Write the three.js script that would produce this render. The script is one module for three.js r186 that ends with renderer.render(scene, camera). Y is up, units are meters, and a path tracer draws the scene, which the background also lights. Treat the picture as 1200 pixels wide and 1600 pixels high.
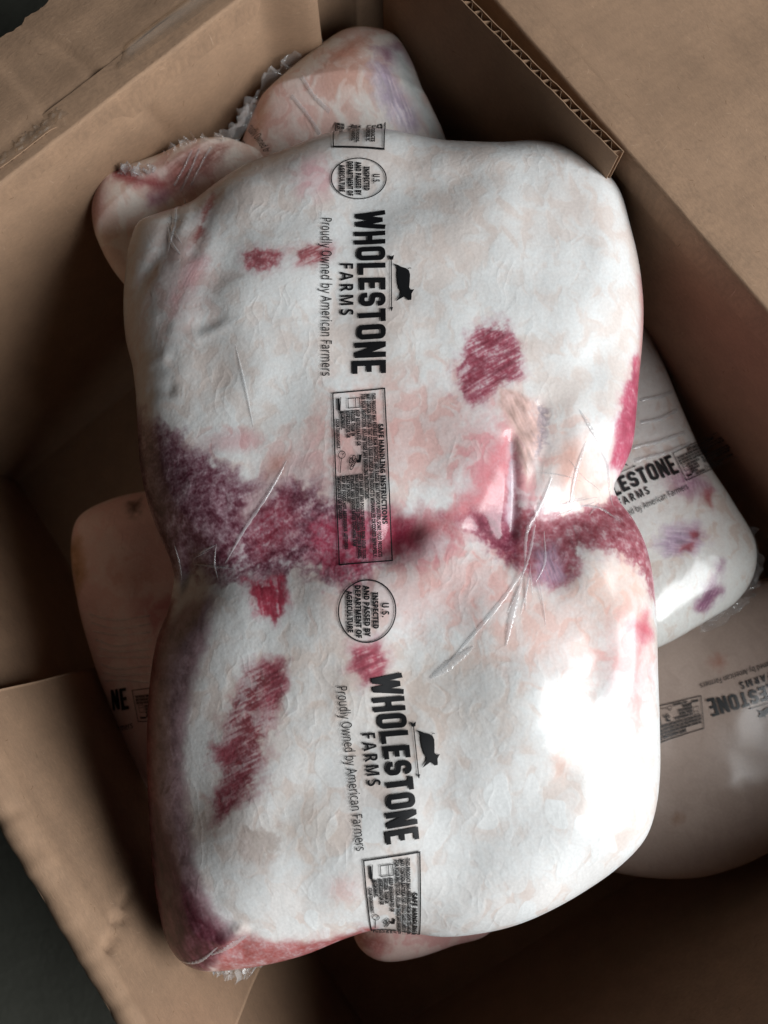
import * as THREE from 'three';
import { mergeGeometries } from 'three/addons/utils/BufferGeometryUtils.js';
import { RectAreaLightUniformsLib } from 'three/addons/lights/RectAreaLightUniformsLib.js';
import { createNoise2D } from 'simplex-noise';

// ------------------------------------------------------------------ camera, light, exposure
const scene = new THREE.Scene();
const CAM_Y = 0.68, TILT = Math.atan(160 / 1200);
const camera = new THREE.PerspectiveCamera(67.38, 0.75, 0.02, 20);
camera.position.set(0, CAM_Y, 0);
camera.up.set(0, 0, -1);
camera.lookAt(0, CAM_Y - Math.cos(TILT), -Math.sin(TILT));
camera.focus = 0.39;
camera.userData.fStop = 7;
const renderer = new THREE.WebGLRenderer();
renderer.toneMapping = THREE.LinearToneMapping;
renderer.toneMappingExposure = 1.0;
renderer.shadowMap.enabled = true;
scene.background = new THREE.Color().setRGB(0.009, 0.0092, 0.0095);      // the dim room all around

RectAreaLightUniformsLib.init();
const ADDED_DOOR = { x: 1.36, z: 0.48, y: 1.27, w: 1.3, h: 1.25 };          // unseen door, added as a stand for the daylight from the right
const day = new THREE.RectAreaLight(new THREE.Color().setRGB(0.95, 0.985, 1.0), 12, ADDED_DOOR.w, ADDED_DOOR.h);
day.position.set(ADDED_DOOR.x, ADDED_DOOR.y, ADDED_DOOR.z);
day.lookAt(0, ADDED_DOOR.y, 0);
scene.add(day);

// ------------------------------------------------------------------ helpers
function rng(seed) { let a = seed >>> 0; return () => { a = (a + 0x6D2B79F5) | 0; let t = Math.imul(a ^ (a >>> 15), 1 | a); t = (t + Math.imul(t ^ (t >>> 7), 61 | t)) ^ t; return ((t ^ (t >>> 14)) >>> 0) / 4294967296; }; }
const noise = createNoise2D(rng(11));
const fbm = (x, y, o = 4) => { let s = 0, a = 0.5; for (let i = 0; i < o; i++) { s += a * noise(x, y); x = x * 2.03 + 7.1; y = y * 2.03 - 3.7; a *= 0.5; } return s; };
const clamp = (x, a = 0, b = 1) => Math.min(b, Math.max(a, x));
const ss = (a, b, x) => { const t = clamp((x - a) / (b - a)); return t * t * (3 - 2 * t); };
const lerp = (a, b, t) => a + (b - a) * t;
// survey of the photograph: a sighting (px, py) on a level y gives a plan position [x, z] in metres
const cT = Math.cos(TILT), sT = Math.sin(TILT);
function at(px, py, y) { const ax = (px - 600) / 1200, ay = (py - 800) / 1200, k = (CAM_Y - y) / (cT + ay * sT); return [ax * k, (-sT + ay * cT) * k]; }
const names = {};
const numbered = (n) => { names[n] = (names[n] ?? -1) + 1; return names[n] ? n + '_' + String(names[n]).padStart(3, '0') : n; };
function thing(name, label, category, group) {
  const o = new THREE.Group(); o.name = numbered(name); o.userData = { label, category }; if (group) o.userData.group = group; scene.add(o); return o;
}
function part(name, geometry, material, parent, label) {
  const m = new THREE.Mesh(geometry, material); m.name = name; m.castShadow = m.receiveShadow = true; if (label) m.userData.label = label; parent.add(m); return m;
}
function dataTex(w, h, fill, srgb) {
  const d = new Uint8Array(w * h * 4); fill(d);
  const t = new THREE.DataTexture(d, w, h, THREE.RGBAFormat); t.magFilter = THREE.LinearFilter; t.minFilter = THREE.LinearMipmapLinearFilter; t.generateMipmaps = true;
  if (srgb) t.colorSpace = THREE.SRGBColorSpace; t.needsUpdate = true; return t;
}

// ------------------------------------------------------------------ cardboard
const KT = 1024, kraftH = new Float32Array(KT * KT);
const tile = (f, x, y, p) => { const u = x / p, v = y / p; return (f(x, y) * (1 - u) + f(x - p, y) * u) * (1 - v) + (f(x, y - p) * (1 - u) + f(x - p, y - p) * u) * v; };
const kraftMap = dataTex(KT, KT, (d) => {
  const r = rng(5);
  for (let j = 0; j < KT; j++) for (let i = 0; i < KT; i++) {
    const x = i / KT, y = j / KT;
    const cl = tile((a, b) => fbm(a * 9, b * 9, 3), x, y, 1), fi = tile((a, b) => noise(a * 40, b * 150), x, y, 1), fl = noise(i * 0.31, j * 0.31), co = tile((a, b) => fbm(a * 60, b * 60, 2), x, y, 1);
    const g = 1 + cl * 0.09 + fi * 0.035 + fl * 0.03 + co * 0.06 + (r() - 0.5) * 0.05, k = (j * KT + i) * 4;
    kraftH[j * KT + i] = 0.45 + 0.1 * Math.sin(i / KT * 34 * 6.28318) + cl * 0.2 + co * 0.3 + fi * 0.2 + fl * 0.1;
    d[k] = clamp(146 * g, 0, 255); d[k + 1] = clamp(117 * g, 0, 255); d[k + 2] = clamp(94 * (g * 0.96 + 0.03), 0, 255); d[k + 3] = 255;
  }
  for (let n = 0; n < 260; n++) {                                                      // dark and pale fibres in the paper
    let x = r() * KT, y = r() * KT, a = r() * 6.28; const dark = r() < 0.35, len = 3 + r() * 12;
    for (let s = 0; s < len; s++) { const k = ((((y | 0) + KT) % KT) * KT + (((x | 0) + KT) % KT)) * 4; for (let c = 0; c < 3; c++) d[k + c] = clamp(d[k + c] + (dark ? -34 : 20), 0, 255); x += Math.cos(a); y += Math.sin(a); a += (r() - 0.5) * 0.5; }
  }
}, true);
const kraftBump = dataTex(KT, KT, (d) => { for (let i = 0; i < KT * KT; i++) { const v = clamp(kraftH[i] * 255, 0, 255); d[i * 4] = d[i * 4 + 1] = d[i * 4 + 2] = v; d[i * 4 + 3] = 255; } });
for (const t of [kraftMap, kraftBump]) { t.wrapS = t.wrapT = THREE.RepeatWrapping; t.repeat.set(1 / 0.26, 1 / 0.26); }
const kraft = new THREE.MeshStandardMaterial({ map: kraftMap, bumpMap: kraftBump, bumpScale: 0.00013, roughness: 0.85 });
const kraftEdge = new THREE.MeshStandardMaterial({ color: '#b79a74', roughness: 0.95 });
const V = (a) => new THREE.Vector3(...a);
// one ply of board: grid of L x W x t in its own axes X (along the flutes' row), Y, N; bend(u, v) pushes it along N
function ply(P, X, Y, N, L, W, t, bend, nx = 2, ny = 2, edge) {
  const g = new THREE.BoxGeometry(L, W, t, nx, ny, 1), p = g.attributes.position, uv = g.attributes.uv, v = new THREE.Vector3();
  for (let i = 0; i < p.count; i++) {
    const u = p.getX(i) + L / 2; let w = p.getY(i) + W / 2; const z = p.getZ(i);
    uv.setXY(i, u + P.x * 0.7, w + P.z);
    if (edge && w > W - 1e-6) w += edge(u);
    v.copy(P).addScaledVector(X, u).addScaledVector(Y, w).addScaledVector(N, z + (bend ? bend(u, w) : 0));
    p.setXYZ(i, v.x, v.y, v.z);
  }
  g.computeVertexNormals(); return g;
}
// corrugated board: two plies and the fluting between; P is the lower left corner of its visible face
function board(P, X, Y, N, L, W, o = {}) {
  const T = o.thick ?? 0.0042, t = 0.0005, bend = o.bend, out = [];
  const shift = (d) => P.clone().addScaledVector(N, d);
  out.push(ply(shift(-t / 2), X, Y, N, L, W, t, bend, o.nx ?? 2, o.ny ?? 2, o.edge), ply(shift(-T + t / 2), X, Y, N, L, W, t, bend, o.nx ?? 2, o.ny ?? 2, o.edge));
  const pitch = 0.0076, seg = 10, n = Math.floor(L / pitch * seg), pos = [], idx = [], uv = [], A = (T - 2 * t) / 2 - 0.0002, rows = o.ny ?? 2;
  for (let s = 0; s < 2; s++) for (let i = 0; i <= n; i++) for (let r = 0; r <= rows; r++) {
    const u = Math.min(L - 1e-4, i / seg * pitch), w = W * r / rows + (r === rows ? (o.edge ? o.edge(u) : 0) - 0.0004 : 0);
    const z = -T / 2 + A * Math.sin(i / seg * 6.2832) + (s ? 0.00015 : -0.00015) + (bend ? bend(u, w) : 0);
    const q = P.clone().addScaledVector(X, u).addScaledVector(Y, w).addScaledVector(N, z); pos.push(q.x, q.y, q.z); uv.push(u, w);
  }
  const S = (n + 1) * (rows + 1), R = rows + 1;
  for (let i = 0; i < n; i++) {
    for (let r = 0; r < rows; r++) for (let s = 0; s < 2; s++) { const a = s * S + i * R + r, b = a + R; s ? idx.push(a, b, a + 1, a + 1, b, b + 1) : idx.push(a, a + 1, b, a + 1, b + 1, b); }
    const a = i * R + rows, b = a + R; idx.push(a, a + S, b, b, a + S, b + S);
  }
  const g = new THREE.BufferGeometry(); g.setAttribute('position', new THREE.Float32BufferAttribute(pos, 3)); g.setAttribute('uv', new THREE.Float32BufferAttribute(uv, 2)); g.setIndex(idx); g.computeVertexNormals();
  out.push(g);
  return mergeGeometries(out);
}

const ground = new THREE.Mesh(new THREE.PlaneGeometry(8, 8), new THREE.MeshStandardMaterial({ color: new THREE.Color().setRGB(0.10, 0.10, 0.08), roughness: 0.8, bumpMap: kraftBump, bumpScale: 0.002 }));
ground.rotation.x = -Math.PI / 2; ground.name = 'floor'; ground.userData = { kind: 'structure' }; ground.receiveShadow = true; scene.add(ground);

const RIM = 0.30, BASE = 0.003;
const line = (a, b, y = RIM) => { const p = at(...a, y), q = at(...b, y); return { p, d: [q[0] - p[0], q[1] - p[1]] }; };
const meet = (m, n) => { const k = ((n.p[0] - m.p[0]) * n.d[1] - (n.p[1] - m.p[1]) * n.d[0]) / (m.d[0] * n.d[1] - m.d[1] * n.d[0]); return [m.p[0] + m.d[0] * k, m.p[1] + m.d[1] * k]; };
const rimA = line([0, 270], [350, 0]), rimB = line([775, 0], [1195, 480]), rimD = line([-14, 1240], [201, 1600]), rimE = line([1175, 1400], [875, 1590], 0.12);
const cAB = meet(rimA, rimB), cBE = meet(rimB, rimE), cED = meet(rimE, rimD), cDA = meet(rimD, rimA);
const UP = new THREE.Vector3(0, 1, 0);
const wallAxes = (a, b) => { const X = new THREE.Vector3(b[0] - a[0], 0, b[1] - a[1]), L = X.length(); X.normalize(); const N = new THREE.Vector3().crossVectors(X, UP); return { P: new THREE.Vector3(a[0], BASE, a[1]), X, N, L, a, b }; };
// seen from inside, X runs so that N points into the box
const WA = wallAxes(cDA, cAB), WB = wallAxes(cAB, cBE), WE = wallAxes(cBE, cED), WD = wallAxes(cED, cDA);
const centre = [(cAB[0] + cED[0]) / 2, (cAB[1] + cED[1]) / 2];
for (const w of [WA, WB, WE, WD]) if ((centre[0] - w.P.x) * w.N.x + (centre[1] - w.P.z) * w.N.z < 0) w.N.negate();
const along = (w, px, py, y = RIM) => { const q = at(px, py, y); return (q[0] - w.P.x) * w.X.x + (q[1] - w.P.z) * w.X.z; };

const box = thing('cardboard_box', 'open brown corrugated cardboard box holding the wrapped meat', 'box');
{
  const H = RIM - BASE;
  const dent = (c, w, d) => (u, v) => d * Math.exp(-(((u - c[0]) / w[0]) ** 2) - ((v - c[1]) / w[1]) ** 2);
  for (const [w, bend] of [[WA, null], [WB, dent([0.25, 0.16], [0.2, 0.12], -0.004)], [WE, null], [WD, null]])
    part('wall', board(w.P, w.X, UP, w.N, w.L, H, { bend, nx: 24, ny: 12 }), kraft, box);
  // bottom
  const fl = new THREE.Shape([cDA, cAB, cBE, cED].map(([x, z]) => new THREE.Vector2(x, -z)));
  const fg = new THREE.ExtrudeGeometry(fl, { depth: 0.004, bevelEnabled: false }); fg.rotateX(-Math.PI / 2); fg.translate(0, 0.0005, 0);
  part('bottom_panel', fg, kraft, box);
  // lining panel of wall A, ending before the corner
  const dA = at(500, 30, 0.25), offA = 0.024, kA = (WA.P.x * WA.N.x + WA.P.z * WA.N.z + offA) / (dA[0] * WA.N.x + dA[1] * WA.N.z);
  const uA = (dA[0] * kA - WA.P.x) * WA.X.x + (dA[1] * kA - WA.P.z) * WA.X.z;
  const creaseA = along(WA, 172, 138);
  const PA = WA.P.clone().addScaledVector(WA.N, 0.0055);
  part('lining_panel', board(PA, WA.X, UP, WA.N, uA, H - 0.001, {
    nx: 160, ny: 60, bend: (u, v) => {
      const d = H - v, c = creaseA + 0.004 + d * 0.30 - 0.06 * d * d * 10;            // dent running down from the fold
      return -0.0035 * Math.exp(-(((u - c) / 0.006) ** 2)) * Math.exp(-d / 0.07) + 0.0005 * ss(0, 0.02, c - u) * Math.exp(-d / 0.1) + 0.018 * ss(uA - 0.03, uA, u);
    },
  }), kraft, box);
  // upright panel along wall B with its cut edge showing
  const u0 = along(WB, 640, -60, 0.30), q0 = at(720, 0, 0.312), q1 = at(965, 245, 0.312);
  const w2 = wallAxes(q0, q1); if (w2.N.dot(WB.N) < 0) w2.N.negate();
  const ext = 0.062, P2 = w2.P.clone().addScaledVector(w2.X, -ext); P2.y = BASE;
  part('lining_panel', board(P2, w2.X, UP, w2.N, w2.L + ext, 0.312 - BASE, { nx: 40, ny: 8, thick: 0.0046, edge: (u) => 0.0005 * noise(u * 300, 3) }), kraft, box, 'upright panel with a bare corrugated top edge');
  // flap A: short, torn off at its far edge, sloping down and out
  const flapAxes = (w, down) => { const out = w.N.clone().negate(); return { Y: out.clone().multiplyScalar(Math.cos(down)).addScaledVector(UP, -Math.sin(down)), N: UP.clone().multiplyScalar(Math.cos(down)).addScaledVector(out, Math.sin(down)) }; };
  const hinge = (w, f, L, n0) => {                                                   // rounded score line where the inner ply runs from the wall on to the flap
    const out = w.N.clone().negate(), prof = [[n0 - 0.0012, -0.022], [n0 + 0.0001, -0.006], [n0, -0.0008], [n0 - 0.0006, 0.0008], [n0 - 0.0018, 0.0013], [n0 - 0.005, 0.0011]], pos = [], uv = [], idx = [], n = 80;
    for (let i = 0; i <= n; i++) for (let j = 0; j < prof.length + 2; j++) {
      const u = L * i / n, jj = Math.min(j, prof.length - 1), wob = 0.0003 * noise(u * 40, 3 + j * 0.2); const q = w.P.clone().addScaledVector(w.X, u).addScaledVector(out, -prof[jj][0]); q.y = RIM + prof[jj][1] + wob;
      if (j >= prof.length) q.addScaledVector(f.Y, (j - prof.length + 1) * 0.006).addScaledVector(f.N, 0.0005);
      pos.push(q.x, q.y, q.z); uv.push(u, j * 0.004);
    }
    const m = prof.length + 2; for (let i = 0; i < n; i++) for (let j = 0; j < m - 1; j++) { const a = i * m + j; idx.push(a, a + m, a + 1, a + 1, a + m, a + m + 1); }
    const g = new THREE.BufferGeometry(); g.setAttribute('position', new THREE.Float32BufferAttribute(pos, 3)); g.setAttribute('uv', new THREE.Float32BufferAttribute(uv, 2)); g.setIndex(idx); g.computeVertexNormals(); return g;
  };
  const fa = flapAxes(WA, 0.05), PFA = WA.P.clone(); PFA.y = RIM + 0.001; 
  const uTear = along(WA, 150, 150);
  part('flap', mergeGeometries([hinge(WA, fa, WA.L - 0.005, 0.0063), board(PFA, WA.X, fa.Y, fa.N, WA.L - 0.005, 0.064, {
    nx: 220, ny: 30, edge: (u) => 0.0022 * fbm(u * 60, 1.3, 3) + 0.0008 * noise(u * 500, 8),
    bend: (u, v) => 0.0012 * fbm(u * 12, v * 20, 2) - 0.0022 * Math.exp(-(((u - uTear - 0.012 + v * 0.25) / 0.0035) ** 2)) * ss(0.09, 0.0, v) + 0.0018 * ss(-0.004, 0.004, uTear - 0.028 - u + v * 0.0) + 0.0005 - 0.0008 * ss(0.017, 0.008, v),
  })]), kraft, box, 'short flap with a ragged torn edge and clear tape');
  // flap B: broad, lit, folded outwards
  const fb = flapAxes(WB, 0.22), PFB = WB.P.clone(); PFB.y = RIM + 0.0015; PFB.addScaledVector(WB.X, 0.004);
  part('flap', mergeGeometries([hinge(WB, fb, WB.L - 0.004, 0.0014), board(PFB, WB.X, fb.Y, fb.N, WB.L - 0.008, 0.20, {
    nx: 90, ny: 90, bend: (u, v) => -0.0016 * Math.exp(-(((v - 0.013 - 0.001 * noise(u * 20, 1)) / 0.0022) ** 2)) * ss(0.24, 0.17, u) + 0.0025 * fbm(u * 7 + 3, v * 7, 2) * ss(0, 0.04, v) + 0.0002 - 0.0008 * ss(0.017, 0.008, v),
  })]), kraft, box, 'broad smooth flap folded outwards');
  // flap E: folded outwards beyond the shaded wall
  const fe = flapAxes(WE, 0.5), PFE = WE.P.clone(); PFE.y = RIM + 0.001;
  part('flap', board(PFE.addScaledVector(WE.X, 0.004), WE.X, fe.Y, fe.N, WE.L - 0.008, 0.19, { nx: 20, ny: 8 }), kraft, box, 'flap folded outwards and down');
  // flap D: folded over the rim and hanging down inside
  const uL = along(WD, -82, 1102), uR = along(WD, 318, 1735, RIM), ua = Math.min(uL, uR), ub = Math.max(uL, uR);
  const prof = [], R = 0.0065;                                                          // [inwards, y]
  for (let i = 0; i <= 6; i++) prof.push([-0.006, RIM - 0.05 + i * 0.0075]);
  for (let i = 0; i <= 10; i++) { const a = Math.PI - i / 10 * Math.PI; prof.push([-0.006 + R + R * Math.cos(a), RIM - 0.004 + R * Math.sin(a)]); }
  for (let i = 1; i <= 30; i++) prof.push([-0.006 + 2 * R + 0.012 * i / 30, RIM - 0.004 - i * 0.0075]);
  const nu = 120, pos = [], uv = [], idx = [], M = prof.length;
  const cr = along(WD, 195, 1455, 0.285);
  for (let s = 0; s < 2; s++) for (let i = 0; i <= nu; i++) for (let j = 0; j < M; j++) {
    const u = lerp(ua, ub, i / nu), a = prof[Math.max(0, j - 1)], b = prof[Math.min(M - 1, j + 1)]; let tx = b[0] - a[0], ty = b[1] - a[1]; const tl = Math.hypot(tx, ty) || 1; tx /= tl; ty /= tl;
    const d = Math.max(0, RIM - prof[j][1]), inner = j > 16 ? 1 : 0;
    const c = cr + 0.25 * d + 0.004 * noise(d * 60, 4);
    const wob = inner * (-0.003 * Math.exp(-(((u - c) / 0.003) ** 2)) * Math.exp(-d / 0.05) + 0.003 * ss(-0.002, 0.004, u - c) * Math.exp(-d / 0.05) + 0.002 * fbm(u * 8, d * 8, 2)) + (1 - inner) * 0.0012 * fbm(u * 40, 2, 2);
    const off = wob - s * 0.0035, n = prof[j][0] + ty * -off * -1 * 0 + (-ty) * off, y = prof[j][1] + tx * off;
    const q = WD.P.clone().addScaledVector(WD.X, u).addScaledVector(WD.N, n); pos.push(q.x, y, q.z); uv.push(u, j * 0.0075);
  }
  const S = (nu + 1) * M;
  for (let i = 0; i < nu; i++) for (let j = 0; j < M - 1; j++) for (let s = 0; s < 2; s++) { const a = s * S + i * M + j, b = a + M; s ? idx.push(a, a + 1, b, a + 1, b + 1, b) : idx.push(a, b, a + 1, a + 1, b, b + 1); }
  for (const i of [0, nu]) for (let j = 0; j < M - 1; j++) { const a = i * M + j; idx.push(a, a + 1, a + S, a + 1, a + S + 1, a + S); }
  for (let i = 0; i < nu; i++) for (const j of [0, M - 1]) { const a = i * M + j; idx.push(a, a + M, a + S, a + M, a + M + S, a + S); }
  const g = new THREE.BufferGeometry(); g.setAttribute('position', new THREE.Float32BufferAttribute(pos, 3)); g.setAttribute('uv', new THREE.Float32BufferAttribute(uv, 2)); g.setIndex(idx); g.computeVertexNormals();
  part('flap', g, kraft, box, 'flap folded inwards over the rim with a crease');
}

// ------------------------------------------------------------------ wrapped meat
// distance to a closed polygon of plan points (positive inside)
function inside(poly, x, z) {
  let d = 1e9, c = false;
  for (let i = 0, j = poly.length - 1; i < poly.length; j = i++) {
    const [ax, az] = poly[j], [bx, bz] = poly[i], ex = bx - ax, ez = bz - az, wx = x - ax, wz = z - az, k = clamp((wx * ex + wz * ez) / (ex * ex + ez * ez || 1e-12)), qx = wx - ex * k, qz = wz - ez * k;
    d = Math.min(d, qx * qx + qz * qz);
    if ((az > z) !== (bz > z) && x < (bx - ax) * (z - az) / (bz - az) + ax) c = !c;
  }
  return c ? Math.sqrt(d) : -Math.sqrt(d);
}
function nearLine(pts, x, z) {                                                          // [distance, share of the way along]
  let d = 1e9, s = 0;
  for (let i = 0; i < pts.length - 1; i++) {
    const [ax, az] = pts[i], [bx, bz] = pts[i + 1], ex = bx - ax, ez = bz - az, k = clamp(((x - ax) * ex + (z - az) * ez) / (ex * ex + ez * ez || 1e-12)), q = Math.hypot(x - ax - ex * k, z - az - ez * k);
    if (q < d) { d = q; s = (i + k) / (pts.length - 1); }
  }
  return [d, s];
}
// rounded frosty spots where the film has lifted off the fat
const hash = (i, j, k) => { const v = Math.sin(i * 127.1 + j * 311.7 + k * 74.7) * 43758.5453; return v - Math.floor(v); };
function spots(x, z) {
  const G = 0.0095, gx = Math.floor(x / G), gz = Math.floor(z / G); let m = 0;
  for (let a = -1; a <= 1; a++) for (let b = -1; b <= 1; b++) {
    const i = gx + a, j = gz + b; if (hash(i, j, 5) > 0.62) continue;
    const cx = (i + hash(i, j, 1)) * G, cz = (j + hash(i, j, 2)) * G, r = 0.0016 + 0.0058 * hash(i, j, 3) ** 1.6, t = (hash(i, j, 4) - 0.5) * 1.4, dx = x - cx, dz = z - cz, e = 1.5;
    const d = Math.hypot(dx * Math.cos(t) + dz * Math.sin(t), (dz * Math.cos(t) - dx * Math.sin(t)) / e); m = Math.max(m, ss(r + 0.0004, r - 0.0005, d) * (0.55 + 0.45 * hash(i, j, 6)));
  }
  return m;
}
class Pack {
  constructor(o) {
    Object.assign(this, { Ht: 0.05, Hb: 0.05, R: 0.06, Rb: 0.07, grow: 0.985, lumps: 0.002, tilt: () => 0, feats: [], na: 260, nt: 80, tex: [512, 768] }, o);
    const pts = o.outline.map(([px, py]) => at(px, py, this.y0 + (o.edgeY ? o.edgeY(px, py) : 0)));
    const c = this.c = o.centre ? at(...o.centre, this.y0) : pts.reduce((a, p) => [a[0] + p[0] / pts.length, a[1] + p[1] / pts.length], [0, 0]);
    const cv = new THREE.CatmullRomCurve3(pts.map(([x, z]) => new THREE.Vector3(c[0] + (x - c[0]) * this.grow, 0, c[1] + (z - c[1]) * this.grow)), true, 'centripetal');
    this.O = cv.getSpacedPoints(this.na).slice(0, this.na).map((p) => [p.x, p.z]);
    this.h = cv.getLength() / this.na;
    const xs = this.O.map((p) => p[0]), zs = this.O.map((p) => p[1]), m = 1.14;
    this.x0 = c[0] + (Math.min(...xs) - c[0]) * m; this.x1 = c[0] + (Math.max(...xs) - c[0]) * m; this.z0 = c[1] + (Math.min(...zs) - c[1]) * m; this.z1 = c[1] + (Math.max(...zs) - c[1]) * m;
    this.F = this.feats.map((f) => ({ ...f, pts: f.px.map(([px, py]) => at(px, py, f.y ?? this.y0 + this.Ht * 0.85)) }));
    this.seed = o.seed ?? 1;
  }
  top(x, z, film) {
    let e = inside(this.O, x, z); if (e <= 0) return this.y0 + this.tilt(x, z);
    if (e > 0.006) { let sum = 0; for (const [ox, oz] of this.O) { const d = (x - ox) ** 2 + (z - oz) ** 2; sum += 1 / (d * d * d); } e = lerp(e, (this.h * sum / 1.178) ** -0.2, ss(0.006, 0.014, e)); }   // rounded where two sides meet
    const R = typeof this.R === 'function' ? this.R(x, z) : this.R, q = clamp(e / R), k = Math.sqrt(Math.max(0, 1 - (1 - q) ** 2.2));
    const fade = ss(0.0, 0.35, q);
    let y = this.y0 + this.tilt(x, z) + this.Ht * (0.8 * k + 0.2 * ss(0, 2.6, e / R)) + fade * this.lumps * (fbm(x * 11 + this.seed * 9, z * 11, 2) + 0.1 * fbm(x * 34, z * 34 + this.seed, 2));
    for (const f of this.F) {
      if (film && f.pit) continue;
      const [d, s] = nearLine(f.pts, x, z), w = typeof f.w === 'function' ? f.w(s) : f.w;
      if (d < w * 3) y += (typeof f.h === 'function' ? f.h(s) : f.h) * Math.exp(-((d / w) ** 2)) * (f.sharp ? 1 : fade);
    }
    return y;
  }
  surf(px, py) {                                                                        // first point met going down the line of sight
    let hi = this.y0 + this.Ht * 1.25, lo = this.y0 - 0.03, n = 40, prev = hi;
    for (let i = 0; i <= n; i++) { const y = lerp(hi, lo, i / n); if (y < this.y0 + this.tilt(...at(px, py, y))) break; if (this.top(...at(px, py, y)) >= y) { let a = prev, b = y; for (let k = 0; k < 8; k++) { const m = (a + b) / 2; if (this.top(...at(px, py, m)) >= m) b = m; else a = m; } return at(px, py, b); } prev = y; }
    return at(px, py, this.y0);
  }
  body(parent, material, name = 'meat') {
    const { O, c, na, nt } = this, nb = 24, pos = [], uv = [], idx = [];
    const put = (x, y, z, tx, tz) => { pos.push(x, y, z); uv.push((tx - this.x0) / (this.x1 - this.x0), (tz - this.z0) / (this.z1 - this.z0)); };
    put(c[0], this.top(...c), c[1], ...c);
    for (let j = 1; j <= nt; j++) { const s = Math.sin(j / nt * Math.PI / 2); for (let i = 0; i < na; i++) { const x = c[0] + (O[i][0] - c[0]) * s, z = c[1] + (O[i][1] - c[1]) * s; put(x, j === nt ? this.y0 + this.tilt(x, z) : this.top(x, z), z, x, z); } }
    for (let j = 1; j <= nb; j++) {
      const s = j === nb ? 0.001 : Math.cos(j / nb * Math.PI / 2), st = 1 + 0.12 * Math.min(1, (1 - s) * 4);
      for (let i = 0; i < na; i++) {
        const x = c[0] + (O[i][0] - c[0]) * s, z = c[1] + (O[i][1] - c[1]) * s, q = clamp(inside(O, x, z) / this.Rb);
        put(x, this.y0 + this.tilt(x, z) - this.Hb * Math.sqrt(Math.max(0, 1 - (1 - q) ** 2.2)), z, c[0] + (O[i][0] - c[0]) * st, c[1] + (O[i][1] - c[1]) * st);
      }
    }
    for (let i = 0; i < na; i++) idx.push(0, 1 + (i + 1) % na, 1 + i);
    for (let j = 0; j < nt + nb - 1; j++) for (let i = 0; i < na; i++) { const a = 1 + j * na + i, b = 1 + j * na + (i + 1) % na; idx.push(a, b, a + na, b, b + na, a + na); }
    const g = new THREE.BufferGeometry(); g.setAttribute('position', new THREE.Float32BufferAttribute(pos, 3)); g.setAttribute('uv', new THREE.Float32BufferAttribute(uv, 2)); g.setIndex(idx); g.computeVertexNormals();
    const n = g.attributes.normal; if (n.getY(0) < 0) { for (let k = 0; k < idx.length; k += 3) { const t = idx[k]; idx[k] = idx[k + 1]; idx[k + 1] = t; } g.setIndex(idx); g.computeVertexNormals(); }
    return part(name, g, material, parent);
  }
  // paint the flesh and fat: patches are given by sightings and laid on the surface in plan
  flesh(paint) {
    const [w, h] = this.tex, bump = new Uint8Array(w * h * 4), P = paint.patches.map((p) => {
      const poly = p.px.map(([x, y]) => this.surf(x, y)), b = [Math.min(...poly.map((q) => q[0])), Math.max(...poly.map((q) => q[0])), Math.min(...poly.map((q) => q[1])), Math.max(...poly.map((q) => q[1]))];
      const m = 0.014 + (p.soft ?? 0); return { rough: 0.004, grain: 60, soft: 0.0012, holes: 0.02, haze: 0.08, ...p, rgb: p.rgb[0] - p.rgb[1] > 55 ? [p.rgb[0] * 0.98, p.rgb[1] * 1.12, p.rgb[2] * 0.92] : p.rgb, poly, b: [b[0] - m, b[1] + m, b[2] - m, b[3] + m] };
    });
    const blobs = paint.blobs.map(([px, py, rx, ry, rgb, k]) => { const q = this.surf(px, py); return [q[0], q[1], rx * 0.00033, ry * 0.00033, rgb, k]; });
    const sd = this.seed * 13.7, map = dataTex(w, h, (d) => {
      for (let j = 0; j < h; j++) for (let i = 0; i < w; i++) {
        const x = lerp(this.x0, this.x1, (i + 0.5) / w), z = lerp(this.z0, this.z1, (j + 0.5) / h), X = x + sd, Z = z - sd;
        const wx = 0.006 * noise(X * 55, Z * 55), wz = 0.006 * noise(X * 55 + 31, Z * 55 + 17);
        const cell = 0.6 * noise((X + wx * 0.6) * 75, (Z + wz * 0.6) * 52) + 0.3 * noise((X + wx) * 150, (Z + wz) * 110 + 9) + 0.1 * noise(X * 330, Z * 260), broad = fbm(X * 13, Z * 13, 3), fine = fbm(X * 420, Z * 420, 3), mid = fbm(X * 150, Z * 150, 3);
        const crisp = ss(-0.07, 0.1, cell + broad * 0.5 + (paint.frost ?? 0)), softF = ss(-0.5, 0.6, cell * 0.6 + broad + (paint.frost ?? 0));
        const fr = clamp(lerp(softF, crisp, paint.crisp ? paint.crisp(x, z) : 0.5) * (0.9 + mid * 0.2));
        const sp = paint.spots ? paint.spots(x, z) * spots(X + wx * 0.35, Z + wz * 0.35) : 0; let c = [0, 1, 2].map((k) => lerp(paint.under[k], paint.over[k], Math.max(fr, sp)) + sp * 3), H = 0.5 + 0.06 * crisp + 0.1 * sp + 0.12 * mid + 0.05 * fine;
        for (const [bx, bz, rx, rz, rgb, k] of blobs) { const q = Math.hypot((x - bx) / rx, (z - bz) / rz); if (q < 1.6) { const m = k * 0.85 * ss(1.5, 0.1, q + cell * 0.35 + mid * 0.2) * (1 - 0.3 * crisp); for (let n = 0; n < 3; n++) c[n] = lerp(c[n], rgb[n], clamp(m)); } }
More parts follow.
